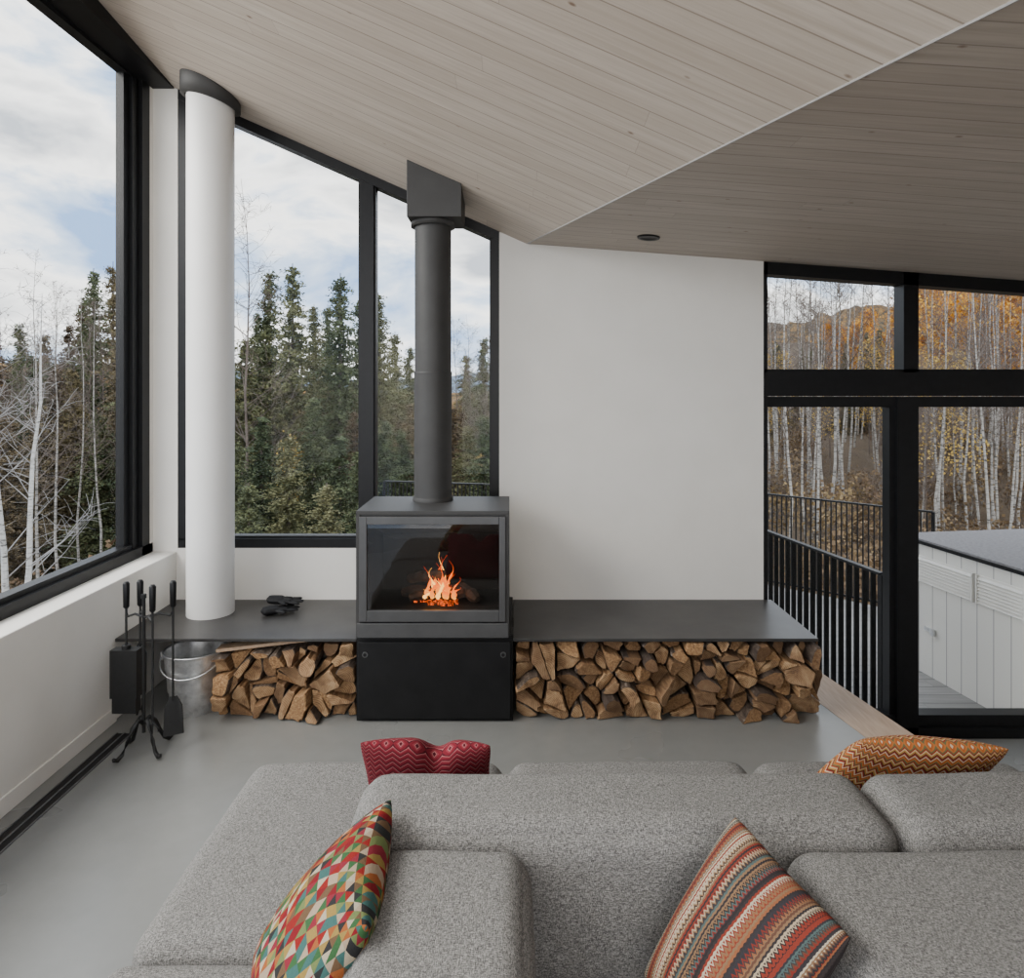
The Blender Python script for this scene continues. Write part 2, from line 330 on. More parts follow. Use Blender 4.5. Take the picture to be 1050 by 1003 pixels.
b=NB('ember'); f=b.noise(b.coord(),60,4); b.set(b.b.inputs['Emission Color'],b.ramp(f,[(.42,(.03,.0,.0)),(.62,(1,.13,.01))])); b.b.inputs['Emission Strength'].default_value=2.5; M['ember']=b.fin((.02,.01,.01),.9)
g=G()
for k in range(60):
    x=R.gauss(-.42,.06); y=R.uniform(3.98,4.16); s=R.uniform(.006,.012); z=.625; g.box(x-s,x+s,y-s,y+s,z,z+s*1.3)
g.obj('ember_bed',M['ember'],label='glowing embers under the logs',category='embers',kind='stuff')
b=NB('flame'); zz=b.sep(b.coord('Generated'))[2]
col=b.ramp(zz,[(0,(1,.34,.04)),(.45,(1,.17,.010)),(1,(.7,.04,.002))]); b.set(b.b.inputs['Emission Color'],col); b.b.inputs['Emission Strength'].default_value=3.4; M['flame']=b.fin((0,0,0),1,0,0)
b=NB('flame_core'); b.b.inputs['Emission Color'].default_value=(1,.46,.09,1); b.b.inputs['Emission Strength'].default_value=5; M['flamecore']=b.fin((0,0,0),1,0,0)
fl=thing('fire',(-.43,4.04,.66),'orange flames rising from burning logs','fire')
for i in range(34):
    x=-.43+R.gauss(0,.055); y=R.uniform(3.97,4.08); h=R.uniform(.05,.14) if i>6 else R.uniform(.15,.27)
    if i<7: x=-.43+(-.045,.0,.025,-.07,.05,-.02,.012)[i]
    g=G(); pts=[];rs=[]; ph=R.uniform(0,6); n=18; r0=R.uniform(.007,.017)
    for k in range(n):
        tt=k/(n-1); pts.append((x+.03*tt*math.sin(ph+tt*6)+.012*tt,y+.01*math.sin(ph*2+tt*4),.665+h*tt)); rs.append(max(.0005,r0*(math.sin(math.pi*min(1,(tt*.8+.25))))*(1-tt**1.3)*(1+.35*math.sin(ph+tt*19))))
    g.tube(pts,rs,10)
    for j,v in enumerate(g.v): g.v[j]=(v[0],y+(v[1]-y)*.5,v[2])
    g.obj('flame',M['flame'] if i%6 else M['flamecore'],parent=fl,smooth=True)
# flue
fyc=4.22; fxc=(444-CX)*fyc/F
g=G(); g.lathe([(.124,1.203),(.124,1.225),(.116,1.23),(.116,1.98),(.1175,1.98),(.1175,1.995),(.112,1.995),(.112,3.0)],(fxc,fyc),56)
smooth_by(g.obj('flue_pipe',M['flue'],parent=st,label='matt dark grey round flue pipe'))
Y0,Y1=4.06,4.38; X0,X1=(417-CX)*Y0/F,(473-CX)*Y0/F; zb=1.9+175*Y0/F
vs=[(X0,Y0,zb),(X1,Y0,zb),(X1,Y1,zb),(X0,Y1,zb)]+[(x,y,zL(x,y)-.001) for x,y in ((X0,Y0),(X1,Y0),(X1,Y1),(X0,Y1))]
bevel(mk('flue_ceiling_box',vs,[(3,2,1,0),(4,5,6,7),(0,1,5,4),(1,2,6,5),(2,3,7,6),(3,0,4,7)],M['flue'],parent=st,label='square grey box where the flue meets the ceiling'),.003)
g=G(); g.lathe([(.114,zb-.03),(.135,zb-.03),(.135,zb)],(fxc,fyc),48); g.obj('flue_collar',M['flue'],parent=st,smooth=True)

# ---------------------------------------------------------------- firewood
def clip(poly,nx,nz,c):
    out=[]
    for i in range(len(poly)):
        a=poly[i]; b_=poly[(i+1)%len(poly)]; da=a[0]*nx+a[1]*nz-c; db=b_[0]*nx+b_[1]*nz-c
        if da<=0: out.append(a)
        if da*db<0: t=da/(da-db); out.append((a[0]+(b_[0]-a[0])*t,a[1]+(b_[1]-a[1])*t))
    return out
def area(p): return .5*abs(sum(p[i][0]*p[(i+1)%len(p)][1]-p[(i+1)%len(p)][0]*p[i][1] for i in range(len(p))))
def cen(p): return (sum(q[0] for q in p)/len(p),sum(q[1] for q in p)/len(p))
def stack(x0,x1,ztop,nseed,y0,grp,rng):
    seeds=[]; tries=0; md=math.sqrt((x1-x0)*.44/nseed)*.60
    while len(seeds)<nseed and tries<9000:
        tries+=1; s=(rng.uniform(x0,x1),rng.uniform(0,.45))
        if all(((s[0]-q[0])*.85)**2+((s[1]-q[1])*1.15)**2>md*md for q in seeds): seeds.append(s)
    cells=[]
    for i,s in enumerate(seeds):
        p=[(x0,0),(x1,0),(x1,ztop(x1)),((x0+x1)/2,ztop((x0+x1)/2)),(x0,ztop(x0))]
        for j,q in enumerate(seeds):
            if i==j: continue
            nx,nz=q[0]-s[0],q[1]-s[1]; c=(q[0]**2+q[1]**2-s[0]**2-s[1]**2)/2; p=clip(p,nx,nz,c)
            if len(p)<3: break
        if len(p)<3: continue
        todo=[p]
        if area(p)>.0100 and rng.random()<.85:
            c_=cen(p); a=rng.uniform(0,math.pi); nx,nz=math.cos(a),math.sin(a); cc=c_[0]*nx+c_[1]*nz+rng.uniform(-.025,.025)
            todo=[clip(p,nx,nz,cc),clip(p,-nx,-nz,-cc)]
        for q in todo:
            if len(q)>=3 and area(q)>.0009: cells.append(q)
    for q in cells:
        c_=cen(q); k=rng.uniform(.86,.97); top=max(b_ for a,b_ in q)>ztop(c_[0])-.012
        if top: k*=rng.uniform(.80,1.0)
        q=[((a-c_[0])*k,(b_-c_[1])*k) for a,b_ in q]
        r_=[]; n=len(q); bs=rng.randrange(n); bn=rng.choice([0,1,2,2,3]); tag=[]
        if top and rng.random()<.7: bs=max(range(n),key=lambda i:q[i][1]+q[i-1][1])-1; bn=2
        for i in range(n):
            a=q[i-1]; b_=q[i]; c2=q[(i+1)%n]; bk=((i-bs)%n)<bn; t=rng.uniform(.2,.38) if bk else rng.uniform(.02,.15)
            r_.append((b_[0]+(a[0]-b_[0])*t,b_[1]+(a[1]-b_[1])*t)); tag.append(i)
            r_.append((b_[0]+(c2[0]-b_[0])*t,b_[1]+(c2[1]-b_[1])*t)); tag.append(i)
        q2=[];tg=[]
        for i in range(len(r_)):
            a=r_[i]; b_=r_[(i+1)%len(r_)]; e=tag[i]; bark=((e-bs)%n)<bn; q2.append(a); tg.append(1 if bark else 0)
            if math.hypot(a[0]-b_[0],a[1]-b_[1])>.02:
                for tt in ((.25,.5,.75) if math.hypot(a[0]-b_[0],a[1]-b_[1])>.05 else (.5,)):
                    mx,mz=a[0]+(b_[0]-a[0])*tt,a[1]+(b_[1]-a[1])*tt; s=rng.uniform(.88,1.0) if not bark else 1.04+rng.uniform(-.03,.01); q2.append((mx*s,mz*s)); tg.append(1 if bark else 0)
        n=len(q2); L=rng.uniform(.34,.40); segs=4; yj=rng.uniform(-.06,.07); tl=rng.uniform(-.38,.38),rng.uniform(-.38,.38)
        vs=[];fs=[];mi=[]
        for (a,b_) in q2: vs.append((a*.90,(a*tl[0]+b_*tl[1]),b_*.90))
        for s in range(segs):
            t=s/(segs-1); sc=1-.06*t
            for (a,b_) in q2:
                jt=.0018; yy=t*L+((a*tl[0]+b_*tl[1]+.003+rng.uniform(-.002,.005)) if s==0 else 0)
                vs.append((a*sc+rng.uniform(-jt,jt),yy,b_*sc+rng.uniform(-jt,jt)))
        for s in range(segs):
            for i in range(n): fs.append((s*n+i,s*n+(i+1)%n,(s+1)*n+(i+1)%n,(s+1)*n+i)); mi.append(2 if tg[i] else (1 if s else 0))
        ci=len(vs); vs.append((0,rng.uniform(-.006,.004),0))
        for i in range(n): fs.append((ci,(i+1)%n,i)); mi.append(0)
        fs.append(tuple(segs*n+i for i in range(n))); mi.append(0)
        o=mk('firewood_log',vs,fs,[M['logside'] if rng.random()<.35 else M['logend'],M['logside'],M['bark']],mi,loc=(c_[0],y0+yj,c_[1]),label='split birch firewood log in a stack below the bench',category='firewood',group=grp)
        o.rotation_euler=(rng.uniform(-.03,.03),rng.uniform(-.05,.05),rng.uniform(-.08,.08))
stack(.02,1.785,lambda x:.447,62,3.905,'stacked firewood on one side of the stove',random.Random(3))
stack(-1.70,-.90,lambda x:.36+.085*(x+1.70)/.8,28,3.905,'stacked firewood beside the bucket',random.Random(5))
g=G(); g.box(-.27,.27,0,.09,-.009,.009); o=bevel(g.obj('wood_plank',M['oak'],loc=(-1.43,3.93,.412),label='thin plank of pale wood lying on the firewood',category='plank'),.002); o.rotation_euler=(0,-.10,.06)

# ---------------------------------------------------------------- bucket
bx,by=-1.88,4.05
t=thing('metal_bucket',(bx,by,0),'galvanised metal bucket on the floor under the bench','bucket')
g=G(); g.lathe([(0,.012),(.118,.012),(.124,0),(.128,.0),(.132,.05),(.138,.056),(.140,.12),(.1475,.127),(.155,.25),(.162,.257),(.166,.33),(.172,.345),(.176,.35),(.172,.356),(.165,.345),(.150,.2),(.124,.02),(0,.02)],(bx,by),48)
smooth_by(g.obj('bucket_body',M['galv'],parent=t))
g=G(); pts=[(bx+.178*math.cos(a),by-.03-.165*math.sin(a)*.9,.325-.09*math.sin(a)) for a in [math.pi*k/20 for k in range(21)]]; g.tube(pts,.004,8); g.obj('bucket_handle',M['galv'],parent=t,smooth=True)
for s in (-1,1):
    g=G(); g.box(bx+s*.174-.008,bx+s*.174+.008,by-.045,by+.0,.30,.345); g.obj('handle_ear',M['galv'],parent=t)

# ---------------------------------------------------------------- fire tools
tx,ty=-1.92,3.56
t=thing('tool_stand',(tx,ty,0),'black wrought-iron fireplace tool stand with curved feet','tool stand')
g=G(); g.tube([(tx,ty,.10),(tx,ty,.80)],.009,10); g.tube([(tx,ty,.80),(tx,ty,.82)],.014,12); g.obj('pole',M['iron'],parent=t)
for k in range(4):
    a=math.pi/4+k*math.pi/2+.2; g=G(); pts=[]
    for rr,zz_ in ((.005,.15),(.03,.17),(.06,.14),(.085,.08),(.11,.03),(.135,.012),(.15,.02),(.155,.03)): pts.append((tx+rr*math.cos(a),ty+rr*math.sin(a),zz_))
    g.tube(pts,[.011,.011,.011,.010,.010,.011,.010,.006],8); g.obj('foot',M['iron'],parent=t,smooth=True)
offs=[(-.10,.015),(.085,-.075),(.135,.035),(-.065,.085)]
for ox,oy in offs:
    g=G(); pts=[(tx+ox*q,ty+oy*q,zz_) for q,zz_ in ((.0,.70),(.5,.715),(.9,.70),(.97,.715))]; g.tube(pts,.006,8); g.obj('hook',M['iron'],parent=t)
def tool(name,ox,oy,label,head,zt=.88,zlo=.2):
    x=tx+ox; y=ty+oy
    o=thing(name,(x,y,zlo),label,'fireplace tool',group='fireplace tool set')
    g=G(); g.tube([(x,y,zt-.14),(x,y,zt-.13),(x,y,zt-.01),(x,y,zt)],[.008,.015,.017,.011],14); g.obj('handle',M['black'],parent=o,smooth=True)
    g=G(); g.tube([(x,y,zlo),(x,y,zt-.12)],.006,8); g.obj('shaft',M['iron'],parent=o)
    g=G(); head(g,x,y); return g.obj(name.split('_')[-1]+'_head',M['iron'],parent=o)
def h_brush(g,x,y): g.tube([(x,y,.50),(x,y,.55)],.022,14); g.box(x-.07,x+.07,y-.03,y+.03,.28,.53); g.box(x-.062,x+.062,y-.024,y+.024,.20,.28)
def h_shovel(g,x,y):
    vs=[(x-.018,y-.0,.27),(x+.018,y,.27),(x+.042,y-.01,.22),(x+.048,y-.03,.08),(x-.048,y-.03,.08),(x-.042,y-.01,.22)]
    c,s=math.cos(.5),math.sin(.5)
    vs=[(x+(a-x)*c-(b_-y)*s,y+(a-x)*s+(b_-y)*c,z) for a,b_,z in vs]
    vs2=[(a,b_+.006,c) for a,b_,c in vs]; n=6; g.add(vs+vs2,[tuple(range(n)),tuple(range(2*n-1,n-1,-1))]+[(i,i+n,(i+1)%n+n,(i+1)%n) for i in range(n)])
def h_poker(g,x,y): g.tube([(x,y,.2),(x,y,.13)],[.006,.002],8); g.tube([(x,y,.19),(x+.03,y,.16),(x+.028,y,.14)],[.005,.004,.002],8)
def h_tongs(g,x,y):
    for s in (-1,1): g.tube([(x,y,.55),(x+s*.03,y,.48),(x+s*.028,y,.28),(x+s*.008,y,.18),(x+s*.018,y,.15)],.005,8)
tool('fire_brush',*offs[0],'black fireplace brush hanging on the tool stand',h_brush,.88,.5)
tool('fire_poker',*offs[1],'black iron fireplace poker hanging on the stand',h_poker,.89)
tool('fire_shovel',*offs[2],'black iron ash shovel hanging on the tool stand',h_shovel,.88,.25)
tool('fire_tongs',*offs[3],'black iron fireplace tongs hanging on the stand',h_tongs,.87,.5)

# ---------------------------------------------------------------- gloves
def glove(loc,rot,lab,rng):
    g=G()
    def cap(p,q,r0,r1):
        pts=[];rs=[]
        P0,P1=Vector(p),Vector(q)
        for k in range(9):
            t=k/8; pts.append(P0.lerp(P1,t)); rs.append((r0+(r1-r0)*t)*math.sqrt(max(.05,1-(2*t-1)**6)))
        g.tube(pts,rs,10)
    cap((-.16,0,.03),(-.02,0,.03),.042,.046); cap((-.04,.022,.028),(.03,.026,.028),.03,.026); cap((-.04,-.022,.028),(.03,-.026,.028),.03,.026)
    for k,(yy,L) in enumerate(((-.042,.07),(-.015,.09),(.014,.085),(.042,.065))):
        cap((.01,yy,.026),(.03+L,yy*1.3,.02+.01*(k%2)),.015,.012)
    cap((-.06,-.03,.03),(.0,-.085,.022),.017,.013)
    o=g.obj('glove',M['glove'],smooth=True,label=lab,category='glove',group='pair of gloves on the bench')
    m_=o.modifiers.new('r','REMESH'); m_.mode='VOXEL'; m_.voxel_size=.005; m_.use_smooth_shade=True
    o.location=loc; o.rotation_euler=rot; o.scale=(.85,.95,.62)
glove((-1.45,4.33,BT+.010),(0,0,.5),'black leather work glove lying on the bench',R)
glove((-1.44,4.39,BT+.044),(0,.06,.1),'black leather work glove resting on the other glove',R)

# ---------------------------------------------------------------- sofa
def softbox(name,x0,x1,y0,y1,z0,z1,r,parent,puff=.015,**k):
    N=26; g=G(); hx,hy,hz=(x1-x0)/2,(y1-y0)/2,(z1-z0)/2; c=((x0+x1)/2,(y0+y1)/2,(z0+z1)/2)
    def w(t): return math.copysign(1-(1-abs(t))**1.8,t)
    idx={}; vs=[];fs=[]
    def vid(a,b_,c_):
        key=(round(a,5),round(b_,5),round(c_,5))
        if key not in idx:
            p=[w(a)*hx,w(b_)*hy,w(c_)*hz]; q=[max(-h+r,min(h-r,v)) for v,h in zip(p,(hx,hy,hz))]
            d=Vector(p)-Vector(q)
            if d.length>1e-9:
                m_=max(abs(e) for e in d); d=d.normalized()*m_
            v=Vector(q)+d
            pf=puff*(1-a*a)*(1-b_*b_) if abs(c_)>.99 else 0
            v.z+=pf if c_>0 else 0
            if abs(b_)>.99: v.y+=puff*.6*(1-a*a)*(1-c_*c_)*math.copysign(1,b_)
            if abs(a)>.99: v.x+=puff*.6*(1-b_*b_)*(1-c_*c_)*math.copysign(1,a)
            nz=noise.noise(Vector((v.x*3+c[0]*9,v.y*3+c[1]*5,v.z*3)))*.009
            v.z+=nz if c_>-.9 else 0
            v.y+=noise.noise(Vector((v.x*5+c[0]*3,v.y*4,v.z*5+4)))*.004
            idx[key]=len(vs); vs.append((v.x+c[0],v.y+c[1],v.z+c[2]))
        return idx[key]
    t=[-1+2*i/N for i in range(N+1)]
    for i in range(N):
        for j in range(N):
            for s in (-1,1):
                for f in (lambda a,b_:(a,b_,s),lambda a,b_:(s,a,b_),lambda a,b_:(b_,s,a)):
                    q=[vid(*f(t[i],t[j])),vid(*f(t[i+1],t[j])),vid(*f(t[i+1],t[j+1])),vid(*f(t[i],t[j+1]))]
                    fs.append(tuple(q if s>0 else q[::-1]))
    return mk(name,vs,fs,M['fabric'],smooth=True,parent=parent,**k)
so=thing('sofa',(.4,1.8,0),'large grey heather fabric modular sofa with low backrests','sofa')
softbox('seat',-1.03,-.03,1.80,2.74,0,.42,.075,so,.014)
softbox('seat',-.02,.93,1.86,2.74,0,.42,.075,so,.014)
softbox('seat',.94,2.0,1.86,2.74,0,.42,.075,so,.014)
softbox('seat',-1.05,-.02,.9,1.79,0,.415,.065,so,.012)
softbox('seat',-.01,.70,.9,1.78,0,.345,.065,so,.01)
softbox('seat',.71,1.9,.9,1.78,0,.40,.065,so,.01)
softbox('backrest',-.45,1.045,1.795,2.115,.28,.730,.080,so,.012)
softbox('backrest',1.05,2.0,1.795,2.12,.28,.727,.080,so,.012)
softbox('armrest',-.355,.045,1.0,1.79,.33,.712,.07,so,.014)
softbox('armrest',.70,1.75,1.0,1.79,.33,.710,.07,so,.014)

# ---------------------------------------------------------------- cushions
def tri(b,x): return b.m('MULTIPLY',b.m('ABSOLUTE',b.m('SUBTRACT',b.m('FRACT',x),.5)),2.)
def weave(b):
    n_=b.noise(b.coord(),240,2); b.bump(n_,.5,.003); return n_
b=NB('triangle_pattern'); uv=b.sep(b.coord('UV')); U=b.m('MULTIPLY',uv[0],19.); V=b.m('MULTIPLY',uv[1],17.)
iv=b.m('FLOOR',V); fv=b.m('FRACT',V); U2=b.m('ADD',U,b.m('MULTIPLY',iv,.5)); fu=b.m('FRACT',U2); iu=b.m('FLOOR',U2)
d=b.m('MULTIPLY',b.m('ABSOLUTE',b.m('SUBTRACT',fu,.5)),2.); side=b.m('LESS_THAN',d,b.m('SUBTRACT',1.,fv))
half=b.m('MULTIPLY',b.m('GREATER_THAN',fu,.5),b.m('SUBTRACT',1.,side))
wn=b.n('ShaderNodeTexWhiteNoise',noise_dimensions='3D'); b.set(wn.inputs[0],b.comb(b.m('ADD',b.m('ADD',iu,half),.25),b.m('ADD',iv,.25),b.m('ADD',side,.25)))
cols=[(.20,.016,.014),(.34,.29,.21),(.035,.09,.035),(.26,.08,.025),(.04,.10,.09),(.025,.025,.025),(.24,.16,.045),(.16,.012,.016),(.12,.15,.055),(.18,.02,.03),(.11,.065,.035),(.30,.23,.16)]
c=b.ramp(wn.outputs[0],[(i/len(cols),q) for i,q in enumerate(cols)],'CONSTANT'); weave(b); M['tri']=b.fin(c,.9,0,.1)
b=NB('stripe_pattern'); uv=b.sep(b.coord('UV')); V=b.m('MULTIPLY',uv[0],88.); band=b.m('FLOOR',b.m('MULTIPLY',uv[0],22.)); odd=b.m('MODULO',band,2.)
zz=b.m('MULTIPLY',b.m('MULTIPLY',tri(b,b.m('MULTIPLY',uv[1],48.)),b.m('MULTIPLY_ADD',odd,.8,.2)),2.0); row=b.m('FLOOR',b.m('ADD',V,zz))
wn=b.n('ShaderNodeTexWhiteNoise',noise_dimensions='1D'); b.set(wn.inputs['W'],b.m('ADD',row,3.25))
cols=[(.025,.02,.02),(.36,.30,.22),(.17,.03,.02),(.04,.032,.03),(.20,.075,.035),(.03,.025,.025),(.32,.25,.17),(.06,.085,.08),(.15,.025,.018),(.03,.027,.03),(.17,.10,.055),(.09,.045,.03)]
c=b.ramp(wn.outputs[0],[(i/len(cols),q) for i,q in enumerate(cols)],'CONSTANT'); weave(b); M['stripe']=b.fin(c,.9,0,.1)
b=NB('red_chevron'); uv=b.sep(b.coord('UV')); s=b.m('FRACT',b.m('ADD',b.m('MULTIPLY',uv[1],17.),tri(b,b.m('MULTIPLY',uv[0],11.)))); c=b.ramp(s,[(0,(.15,.014,.022)),(.42,(.21,.03,.04)),(.66,(.33,.13,.13)),(.76,(.07,.01,.015))],'CONSTANT'); weave(b); M['red']=b.fin(c,.9,0,.1)
b=NB('orange_zigzag'); uv=b.sep(b.coord('UV')); s=b.m('FRACT',b.m('DIVIDE',b.m('ADD',b.m('MULTIPLY',uv[1],62.),b.m('MULTIPLY',tri(b,b.m('MULTIPLY',uv[0],19.)),3.0)),9.)); c=b.ramp(s,[(0,(.36,.10,.025)),(.12,(.50,.41,.29)),(.22,(.24,.03,.02)),(.34,(.06,.03,.02)),(.42,(.40,.19,.05)),(.55,(.50,.38,.21)),(.66,(.27,.04,.02)),(.78,(.12,.13,.06)),(.88,(.42,.14,.04))],'CONSTANT'); weave(b); M['zig']=b.fin(c,.9,0,.1)
def cushion(bl,br,tr_,tl,th,mat,label,dip=0):
    bl,br,tr_,tl=map(Vector,(bl,br,tr_,tl)); c=(bl+br+tr_+tl)/4; n=((br-bl).cross(tl-bl)).normalized()
    N=44; vs=[];uvs=[];fs=[]
    for side in (1,-1):
        for j in range(N+1):
            for i in range(N+1):
                xi=-1+2*i/N; xj=-1+2*j/N; u=math.sin(xi*math.pi/2)*.6+xi*.4; v=math.sin(xj*math.pi/2)*.6+xj*.4
                cr_=1-.055*(abs(u*v)**4)
                uu=u*(1-.06*(1-v*v)*(abs(u)**3))*cr_; vv=v*(1-.06*(1-u*u)*(abs(v)**3))*cr_
                s=(uu+1)/2; t=(vv+1)/2
                p=(bl*(1-s)+br*s)*(1-t)+(tl*(1-s)+tr_*s)*t
                h=(max(0,(1-u*u)*(1-v*v)))**.5*th/2
                h+=noise.noise(Vector((u*2.2+c.x*5,v*2.2,side)))*.008*(1-u*u)*(1-v*v)
                p=p+n*h*side
                if dip: p=p-(tl-bl)*dip*math.exp(-((u-.15)/.20)**2)*max(0,v)**.7
                vs.append(p-c); uvs.append((i/N,j/N))
    k=(N+1)**2
    for j in range(N):
        for i in range(N):
            a=j*(N+1)+i; fs.append((a,a+1,a+N+2,a+N+1)); fs.append((k+a,k+a+N+1,k+a+N+2,k+a+1))
    o=mk('cushion',vs,fs,mat,smooth=True,loc=c,uvs=uvs,label=label,category='cushion')
    m_=o.modifiers.new('w','WELD'); m_.merge_threshold=.0006
    return o
cushion((-.66,1.74,.46),(-.50,1.33,.455),(-.300,1.43,.77),(-.320,1.87,.79),.20,M['tri'],'cushion with multicoloured triangle pattern leaning on the armrest')
cushion((.43,1.34,.44),(.315,1.69,.44),(.575,1.76,.81),(.71,1.40,.77),.15,M['stripe'],'cushion with rust, cream and black zigzag stripes on the sofa')
cushion((-.52,2.46,.43),(-.07,2.46,.43),(-.06,2.24,.728),(-.51,2.24,.738),.13,M['red'],'red chevron-patterned cushion leaning behind the backrest',.17)
cushion((1.05,2.50,.43),(1.64,2.50,.43),(1.65,2.24,.715),(1.14,2.24,.745),.14,M['zig'],'orange, cream and red zigzag cushion behind the backrest')

# ---------------------------------------------------------------- outside: deck
DZ=-.5
g=G(); g.prism([(-1.8,4.9),(6.5,4.9),(6.5,6.2),(4.6,6.9),(3.0,8.4),(-1.8,9.4)],'z',-.70,DZ)
dk=mk('deck',g.v,g.f,M['deck'],uvs=[(v[0],v[1]) for v in g.v],label='grey weathered timber deck boards outside the patio door',category='deck')
g=G(); g.box(1.0,6.5,4.725,4.9,-.70,DZ-.002); mk('trim_5',g.v,g.f,M['deck'],uvs=[(v[0],v[1]) for v in g.v],kind='structure',label='deck edge at the door threshold')
def railing(p0,p1,zt,zb,step,label,post=.03,bal=.009,slat=False):
    a=Vector((*p0,0)); c=Vector((*p1,0)); d=(c-a); L=d.length; d.normalize(); ang=math.atan2(d.y,d.x)
    o=bpy.data.objects.new('railing',None); COL.objects.link(o); o.location=(a.x,a.y,zb); o.rotation_euler=(0,0,ang); o['label']=label; o['category']='railing'; h=zt-zb
    g=G(); g.box(0,L,-.022,.022,h-.018,h); g.obj('top_rail',M['black'],parent=o,local=True)
    g=G(); g.box(0,L,-.012,.012,.06,.08); g.obj('bottom_rail',M['black'],parent=o,local=True)
    for x in (0,L): g=G(); g.box(x-post/2,x+post/2,-post/2,post/2,0,h-.01); g.obj('post',M['black'],parent=o,local=True)
    n=int(L/step); me=None
    for k in range(1,n):
        if me is None:
            g=G(); w_=.02 if slat else bal
            g.box(-bal*.6,bal*.6,-w_,w_,.07,h-.015); q=g.obj('baluster',M['black'],parent=o,local=True); me=q
        else: q=me.copy(); COL.objects.link(q)
        q.location=(k*L/n,0,0)
railing((2.59,4.78),(2.28,6.4),.60,DZ,.085,'black metal balcony railing with flat balusters outside the glass door',.04,.010,True)
railing((-1.75,9.35),(2.95,8.35),.62,DZ,.055,'thin black metal deck railing along the forest side',.03,.010)
railing((3.0,8.3),(4.35,7.05),.62,DZ,.055,'thin black metal deck railing beyond the deck corner',.03,.010)
oc=bpy.data.objects.new('outdoor_cabinet',None); COL.objects.link(oc); oc.location=(3.60,4.74,DZ); oc.rotation_euler=(0,0,math.atan2(1,-.1447)); oc['label']='white clad outdoor cabinet with louvred vents and grey stone top'; oc['category']='cabinet'
Lc=1.22
g=G(); g.box(0,Lc,-1.4,0,0,1.08); g.obj('cabinet_body',M['cladding'],parent=oc,local=True)
g=G(); g.box(0,Lc+.03,-1.42,.02,1.10,1.125); bevel(g.obj('worktop',M['stonetop'],parent=oc,local=True,label='grey stone slab top'),.004)
g=G(); g.box(0,Lc+.032,-1.42,.024,1.08,1.108); g.obj('worktop_edge',M['black'],parent=oc,local=True,label='black edge strip below the stone top')
for s0,s1 in ((.02,.44),(.47,1.10)):
    g=G(); g.box(s0,s1,.0,.006,.76,.98)
    for k in range(8): zq=.770+k*.0255; g.prism([(.006,zq),(.028,zq),(.006,zq+.016)],'x',s0+.01,s1-.01)
    g.box(s0,s0+.012,0,.03,.76,.98); g.box(s1-.012,s1,0,.03,.76,.98)
    g.obj('louvred_vent',M['whitepaint'],parent=oc,local=True)
g=G(); g.box(.88,.98,.0,.015,.37,.40); g.box(.86,.90,.01,.03,.36,.41); g.obj('latch',M['galv'],parent=oc,local=True,label='steel latch')

# ---------------------------------------------------------------- landscape
def sm(a,b_,x): t=max(0,min(1,(x-a)/(b_-a))); return t*t*(3-2*t)
def terr(x,y):
    z=-3.0+.9*noise.noise(Vector((x*.08,y*.08,0)))+.25*noise.noise(Vector((x*.4,y*.4,3)))
    z+=.14*max(0,y-14)*sm(1,14,x)
    r=math.hypot(x,y); z+=max(0,r-60)*.05
    return z
n=90; vs=[];fs=[]
for j in range(n+1):
    for i in range(n+1):
        x=-75+150*i/n; y=-12+112*(j/n)**1.5
        vs.append((x,y,terr(x,y)))
for j in range(n):
    for i in range(n): a=j*(n+1)+i; fs.append((a,a+1,a+n+2,a+n+1))
b=NB('forest_floor'); v=b.coord(); f=b.noise(v,1.6,8,.75); f2=b.noise(v,9,6,.8)
c=b.mix(f2,b.ramp(f,[(.3,(.034,.030,.020)),(.5,(.085,.064,.040)),(.7,(.14,.105,.065))]),(.11,.068,.036)); M['ground']=b.fin(c,.95)
mk('ground',vs,fs,M['ground'],smooth=True,kind='structure',label='forest floor with brush and fallen leaves')
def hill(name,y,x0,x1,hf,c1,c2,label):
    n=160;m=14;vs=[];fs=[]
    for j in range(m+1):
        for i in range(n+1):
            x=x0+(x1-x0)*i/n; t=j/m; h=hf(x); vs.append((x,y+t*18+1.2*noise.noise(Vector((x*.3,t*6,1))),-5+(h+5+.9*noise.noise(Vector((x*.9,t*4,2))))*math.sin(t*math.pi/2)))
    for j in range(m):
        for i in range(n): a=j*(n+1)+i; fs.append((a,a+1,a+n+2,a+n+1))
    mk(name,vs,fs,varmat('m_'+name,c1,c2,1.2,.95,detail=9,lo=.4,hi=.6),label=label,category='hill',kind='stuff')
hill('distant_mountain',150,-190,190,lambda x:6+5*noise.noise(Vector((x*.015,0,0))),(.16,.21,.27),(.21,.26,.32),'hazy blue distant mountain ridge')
hill('forested_hill',62,-90,90,lambda x:1.5+1.5*noise.noise(Vector((x*.05,5,0)))+10.0*sm(5,45,x)+3.2*sm(-20,-55,x),(.06,.052,.03),(.30,.16,.045),'forested hillside in autumn colours')

# trees ----------------------------------------------------------
M['needle']=varmat('spruce_needles',(.045,.060,.027),(.185,.200,.085),1.6,.85,detail=4,rnd=.8,hue=-.09)
M['needle2']=varmat('dry_needles',(.085,.062,.036),(.21,.15,.075),2.0,.85,rnd=.6,hue=.03)
M['treebark']=varmat('dark_bark',(.07,.055,.045),(.16,.13,.105),6,.9)
b=NB('birch_bark'); v=b.coord(); f=b.noise(b.mapping(v,(1.2,1.2,7)),3.2,4,.7); M['birch']=b.fin(b.ramp(f,[(.38,(.09,.08,.07)),(.48,(.36,.33,.29)),(.7,(.52,.485,.44))]),.85)
b=NB('white_birch_bark'); v=b.coord(); f=b.noise(b.mapping(v,(1.2,1.2,7)),3.2,4,.7); M['birchw']=b.fin(b.ramp(f,[(.34,(.10,.09,.08)),(.44,(.60,.58,.54)),(.7,(.75,.73,.70))]),.85)
